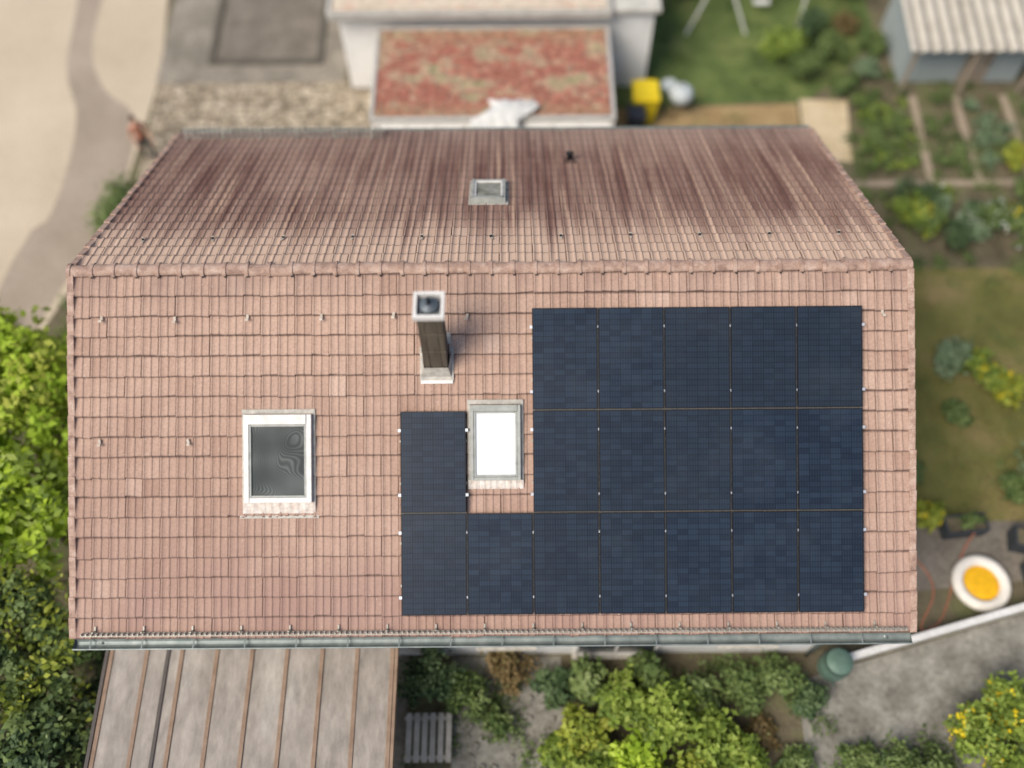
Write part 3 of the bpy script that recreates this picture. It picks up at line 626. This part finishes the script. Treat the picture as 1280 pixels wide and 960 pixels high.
# ------------------------------------------------------------ shed
shed=root('garden_shed')
M_sw=nmat('shed_wall',[(.3,(.28,.32,.31)),(.7,(.40,.43,.41))],3,.7,.1,.01,scl=(8,8,1))
b=MB(); b.box((14.1,13.6,.93),(3.6,2.5,1.86),0)
for k in range(24): b.box((12.4+k*.15,12.34,.93),(.02,.02,1.8),0)
b.box((14.5,12.33,.85),(.8,.05,1.7),1); b.box((14.8,12.29,.85),(.05,.03,.12),2)
for x in(12.2,14.0,15.8): b.box((x,11.75,.9),(.08,.08,1.8),1)
b.obj('walls',[M_sw,M_plank,M_black],shed)
M_cor=nmat('corrugated_sheet',[(.3,(.38,.34,.27)),(.7,(.58,.53,.44))],1.5,.7,.1,.01)
M_cord=nmat('corrugated_valley',[(.3,(.20,.18,.14)),(.7,(.30,.27,.22))],1.5,.7,.1,.01)
vs=[];fs=[];fm=[];n=96
for j,(yy,z) in enumerate(((11.6,1.92),(15.2,2.3))):
    for i in range(n+1): vs.append((11.95+4.4*i/n,yy,z+.05*math.sin(i*math.pi/4)))
for i in range(n): fs.append((i,i+1,i+n+2,i+n+1))
b=MB()
for i,f in enumerate(fs): b.add([vs[k] for k in f],[(0,1,2,3)],1 if math.sin((i+.5)*math.pi/4)<-.6 else 0)  # valley faces take the darker sheet colour
b.obj('corrugated_roof',[M_cor,M_cord],shed)
# ------------------------------------------------------------ swing frame
sw=root('swing_frame'); b=MB(); z=1.9; oy=.9
b.cyl((5.9,16.2+oy,.0),(7.0,14.5+oy,z),.035,n=8); b.cyl((8.2,16.2+oy,.0),(7.0,14.4+oy,z),.035,n=8)
b.cyl((6.0,13.6+oy,.0),(7.0,14.5+oy,z),.035,n=8); b.cyl((7.9,13.6+oy,0),(7.0,14.5+oy,z),.035,n=8)
b.cyl((7.0,14.5+oy,z),(9.8,14.5+oy,z),.035,n=8); b.cyl((9.8,14.5+oy,z),(9.6,13.9+oy,0),.035,n=8); b.cyl((9.8,14.5+oy,z),(9.9,15.3+oy,0),.035,n=8)
b.cyl((8.2,14.5+oy,z),(8.2,14.5+oy,.5),.012,n=5); b.cyl((8.65,14.5+oy,z),(8.65,14.5+oy,.5),.012,n=5); b.box((8.42,14.5+oy,.48),(.5,.2,.03))
b.obj('poles',plain('white_paint',(.66,.64,.58,1),.5),sw)
# ------------------------------------------------------------ bins and barbecue
def bin_(x,y,c,name,h=1.0,w=.55):
    r=root(name,(x,y,0)); b=MB(); b.box((x,y,h*.46),(w*.8,w*.85,h*.88),0,None,1.22,1.22); b.box((x,y,h*.93),(w*1.05,w*1.12,.06),0); b.box((x,y+.02,h*.975),(w*.85,w*.9,.05),0)
    b.cyl((x-w*.35,y+w*.58,h*.95),(x+w*.35,y+w*.58,h*.95),.02,n=8)
    for k in(-1,1): b.cyl((x+k*w*.42,y+w*.42,.1),(x+k*w*.5,y+w*.42,.1),.1,n=14,mi=1)
    b.obj('body',[c,M_black],r,bevel=.02)
M_yb=plain('yellow_plastic',(.70,.52,.02,1),.45); M_bb=plain('black_plastic',(.03,.035,.045,1),.45)
bin_(4.35,11.0,M_yb,'yellow_bin',1.15,.74); bin_(4.05,10.35,M_bb,'black_bin',.95,.5)
bq=root('kettle_barbecue',(5.45,11.2,0)); b=MB(); M_lg=plain('light_enamel',(.46,.49,.48,1),.35)
b.lathe([(.02,.45),(.2,.5),(.32,.62),(.36,.75),(.34,.88),(.22,1.0),(.04,1.04),(.0,1.04)],(5.45,11.2,0),24,0)
b.cyl((5.45,11.2,1.04),(5.45,11.2,1.1),.03,n=8,mi=1)
for k in range(3): t=k*2.1; b.cyl((5.45+.2*math.cos(t),11.2+.2*math.sin(t),.55),(5.45+.38*math.cos(t),11.2+.38*math.sin(t),0),.018,n=6,mi=1)
b.obj('kettle',[M_lg,M_black],bq,smooth=True)
st=root('garden_stool',(5.2,11.9,0)); b=MB(); b.lathe([(0,.46),(.24,.46),(.25,.43),(.24,.40),(0,.40)],(5.2,11.9,0),20)
for k in range(4): t=k*1.57+.7; b.cyl((5.2+.15*math.cos(t),11.9+.15*math.sin(t),.42),(5.2+.22*math.cos(t),11.9+.22*math.sin(t),0),.018,n=6)
b.obj('seat',M_lg,st)
# ------------------------------------------------------------ right side things
pool=root('paddling_pool',(11.15,-3.45,0)); b=MB()
prof2=[(.54+.13*math.cos(t),.13+.13*math.sin(t)) for t in np.linspace(math.pi,-math.pi,17)]
b.lathe(prof2,(11.15,-3.45,0),36,0); b.lathe([(.0,.16),(.25,.15),(.42,.12),(.48,.06)],(11.15,-3.45,0),36,1)
b.obj('ring',[plain('white_vinyl',(.78,.72,.62,1),.5,0,.1),plain('yellow_vinyl',(.78,.42,.01,1),.5,0,.15)],pool,smooth=True)
b=MB()
dx,dy=5.0,1.32; ang=math.atan2(dy,dx); M=Matrix.Translation((7.45,-5.25,0))@Matrix.Rotation(ang,4,'Z')
b.box((4,0,.25),(8,.12,.5),1,M); b.box((4,0,.53),(8.05,.15,.06),0,M)
b.obj('low_garden_wall',[M_whitef,M_conc],bevel=.01)
rb=root('rain_barrel',(7.35,-5.35,0)); b=MB(); b.lathe([(.0,.02),(.24,.02),(.29,.3),(.30,.5),(.27,.85),(.29,.88),(.27,.92),(.0,.90)],(7.35,-5.35,0),28)
for z in(.25,.5,.7): b.lathe([(.295,z-.02),(.315,z),(.295,z+.02)],(7.35,-5.35,0),28)
b.cyl((7.35,-5.66,.15),(7.35,-5.74,.15),.02,n=8); b.obj('barrel',plain('green_plastic',(.10,.16,.12,1),.5),rb,smooth=True)
def planter(x,y,w,d,h,rot=0):
    r=root('planter_box',(x,y,0)); b=MB(); M=Matrix.Translation((x,y,0))@Matrix.Rotation(rot,4,'Z')
    for k in(-1,1): b.box((k*(w/2-.02),0,h/2),(.04,d,h),0,M); b.box((0,k*(d/2-.02),h/2),(w-.08,.04,h),0,M)
    b.box((0,0,h-.08),(w-.08,d-.08,.03),1,M); b.obj('box',[plain('planter_dark',(.045,.05,.055,1),.6),M_soil],r,bevel=.006)
    foliage('plants',[(x,y,h+.1,w*.35,d*.35,.2)],350,.1,L_mid,r,8)
planter(11.0,-2.1,1.0,.45,.45,.1); planter(12.5,-2.5,.9,.5,.5,-.2); planter(12.45,-3.6,.5,1.2,.6)
sheet('stepping_ground',[(9.5,-3.6),(14,-3.2),(14,-1.9),(9.6,-1.9)],.008,M_patiod)
cu=bpy.data.curves.new('garden_hose','CURVE'); cu.dimensions='3D'; cu.bevel_depth=.02; sp=cu.splines.new('NURBS')
hp=[(9.4,-2.4,.03),(10.0,-3.0,.03),(10.2,-3.6,.03),(9.7,-4.2,.03),(9.5,-4.6,.03),(10.0,-4.4,.03),(10.3,-4.0,.03),(10.9,-2.6,.03),(11.2,-2.3,.3)]
sp.points.add(len(hp)-1)
for q,pnt in zip(sp.points,hp): q.co=(*pnt,1)
sp.use_endpoint_u=True; ho=bpy.data.objects.new('garden_hose',cu); cu.materials.append(plain('hose_red',(.36,.14,.08,1),.5)); link(ho)
bench=root('garden_bench',(-1.5,-6.75,0)); b=MB()
for k in range(6): b.box((-1.95+k*.17+.05,-6.75,.30),(.12,1.0,.03))
for y in(-7.15,-6.35): b.box((-1.5,y,.26),(1.0,.08,.05)); b.box((-1.9,y,.12),(.07,.07,.24)); b.box((-1.1,y,.12),(.07,.07,.24))
b.obj('slats',nmat('bench_wood',[(.3,(.36,.33,.27)),(.7,(.54,.50,.43))],4,.8,.2,.01),bench,bevel=.006)
b=MB()
for i in range(60):
    x=R.uniform(-.9,1.3); y=R.uniform(-8,-5.2); s=R.uniform(.06,.2); b.box((x,y,s*.2),(s,s*R.uniform(.6,1),s*.5),0,Matrix.Translation((x,y,0))@Matrix.Rotation(R.rand()*3,4,'Z')@Matrix.Translation((-x,-y,0)),.7,.7)
b.obj('path_stones',M_grav,bevel=.015)
# ------------------------------------------------------------ person
pr_=root('person',(-10.2,9.5,0))
def skinned(name,nodes,edges,mats,assign,rootv=0,sub=2):
    me=bpy.data.meshes.new(name); me.from_pydata([n[:3] for n in nodes],edges,[]); o=bpy.data.objects.new(name,me); scn.collection.objects.link(o)
    o.modifiers.new('Skin','SKIN'); sd=me.skin_vertices[0].data
    for i,n in enumerate(nodes): sd[i].radius=(n[3],n[4] if len(n)>4 else n[3]); sd[i].use_root=(i==rootv)
    s=o.modifiers.new('S','SUBSURF'); s.levels=sub; s.render_levels=sub
    dg=bpy.context.evaluated_depsgraph_get(); m2=bpy.data.meshes.new_from_object(o.evaluated_get(dg)); bpy.data.objects.remove(o)
    m2.materials.clear()
    for m in mats: m2.materials.append(m)
    for p in m2.polygons: p.material_index=assign(p.center); p.use_smooth=True
    return m2
skin=plain('skin',(.50,.28,.19,1),.5); shirt=plain('shirt_rust',(.44,.19,.12,1),.8); trous=plain('trousers_dark',(.03,.03,.04,1),.85); shoe=plain('shoes',(.12,.1,.09,1),.6); hair=plain('hair_brown',(.05,.03,.02,1),.7)
nd=[(0,0,.96,.14,.11),(0,.0,1.15,.13,.10),(0,.01,1.33,.15,.11),(0,.02,1.44,.10,.08),(0,.03,1.52,.05),(0,.04,1.58,.05),
 (.17,.02,1.41,.055),(.24,-.02,1.16,.043),(.22,-.20,.98,.032),(.21,-.24,.93,.03),
 (-.17,.02,1.41,.055),(-.25,.04,1.15,.043),(-.22,-.10,.93,.032),(-.21,-.13,.87,.03),
 (.09,0,.90,.095),(.11,-.10,.50,.06),(.11,-.02,.09,.045),(.12,-.15,.045,.04),
 (-.09,0,.90,.095),(-.11,.06,.50,.06),(-.12,.22,.10,.045),(-.12,.10,.045,.04)]
ed=[(0,1),(1,2),(2,3),(3,4),(4,5),(3,6),(6,7),(7,8),(8,9),(3,10),(10,11),(11,12),(12,13),(0,14),(14,15),(15,16),(16,17),(0,18),(18,19),(19,20),(20,21)]
def asg(c):
    if c.z<.09: return 3
    if abs(c.x)>.18 and c.z<1.22 and c.z>.8: return 2
    if c.z<.97: return 1
    if c.z>1.47: return 2
    return 0
pm=skinned('body',nd,ed,[shirt,trous,skin,shoe],asg)
def putp(o):
    if o.name not in scn.collection.objects: scn.collection.objects.link(o)
    o.parent=pr_; o.matrix_parent_inverse=Matrix.Identity(4); o.rotation_euler=(0,0,math.radians(35))
putp(bpy.data.objects.new('body',pm))
for s,hx,hy,hz in((1,.21,-.25,.92),(-1,-.21,-.14,.86)):
    nds=[(hx,hy,hz,.03,.018),(hx,hy-.03,hz-.05,.035,.017)]; eds=[(0,1)]
    for k in range(4):
        bx=hx+(k-1.5)*.02; l=(.032,.038,.036,.028)[k]; i=len(nds)
        nds+=[(bx,hy-.045,hz-.08,.009),(bx,hy-.05,hz-.08-l,.008),(bx,hy-.035,hz-.08-2*l,.007)]; eds+=[(1,i),(i,i+1),(i+1,i+2)]
    i=len(nds); nds+=[(hx-s*.04,hy-.04,hz-.04,.010),(hx-s*.055,hy-.055,hz-.075,.008)]; eds+=[(0,i),(i,i+1)]
    putp(bpy.data.objects.new('hand',skinned('hand',nds,eds,[skin],lambda c:0,0,1)))
b=MB()
def ell(b,c,r,mi,n=16,zlo=-1,zhi=1):
    vs=[];fs=[];m=10
    for j in range(m+1):
        ph=math.asin(zlo)+(math.asin(zhi)-math.asin(zlo))*j/m
        for i in range(n):
            t=2*math.pi*i/n; vs.append((c[0]+r[0]*math.cos(ph)*math.cos(t),c[1]+r[1]*math.cos(ph)*math.sin(t),c[2]+r[2]*math.sin(ph)))
    for j in range(m):
        for i in range(n): fs.append((j*n+i,j*n+(i+1)%n,(j+1)*n+(i+1)%n,(j+1)*n+i))
    b.add(vs,fs,mi)
ell(b,(0,.02,1.65),(.075,.092,.115),0); ell(b,(0,.035,1.675),(.083,.095,.108),1,zlo=-.1); ell(b,(0,.06,1.64),(.08,.075,.10),1)
b.cyl((0,-.068,1.66),(0,-.095,1.63),.010,.014,8,0); 
for k in(-1,1): ell(b,(k*.03,-.060,1.665),(.012,.010,.008),2,8); ell(b,(k*.078,.02,1.65),(.012,.02,.03),0,8)
b.box((0,-.068,1.598),(.045,.008,.008),3)
putp(b.obj('head',[skin,hair,M_dark,shirt],None,smooth=True))
# ------------------------------------------------------------ light, sky, camera
w=bpy.data.worlds.new('World'); scn.world=w; w.use_nodes=True; nt=w.node_tree
sk=nt.nodes.new('ShaderNodeTexSky'); sk.sky_type='NISHITA'; sk.sun_disc=False
el=math.radians(52); sd=Vector((-.78,-.62,0)).normalized()*math.cos(el)+Vector((0,0,math.sin(el)))
sk.sun_elevation=el; sk.sun_rotation=math.atan2(sd.x,sd.y)%(2*math.pi); sk.air_density=.8; sk.dust_density=2.5
nt.links.new(sk.outputs[0],nt.nodes['Background'].inputs[0]); nt.nodes['Background'].inputs[1].default_value=.15
l=bpy.data.lights.new('sun','SUN'); l.energy=3.6; l.angle=math.radians(32); l.color=(1,.95,.87)
lo=bpy.data.objects.new('sun',l); lo.rotation_euler=sd.to_track_quat('Z','Y').to_euler(); scn.collection.objects.link(lo)
cam=bpy.data.cameras.new('camera'); co=bpy.data.objects.new('camera',cam); scn.collection.objects.link(co)
co.matrix_world=Matrix.Translation((.36,-9.68,21.9))@Matrix.Rotation(A,4,'X')@Matrix.Rotation(math.radians(-.45),4,'Z')
cam.lens=33.75; cam.sensor_width=36; cam.clip_end=1000
cam.dof.use_dof=True; cam.dof.focus_distance=17.5; cam.dof.aperture_fstop=.034/.44
scn.camera=co
scn.view_settings.view_transform='Standard'; scn.view_settings.look='None'; scn.view_settings.exposure=0
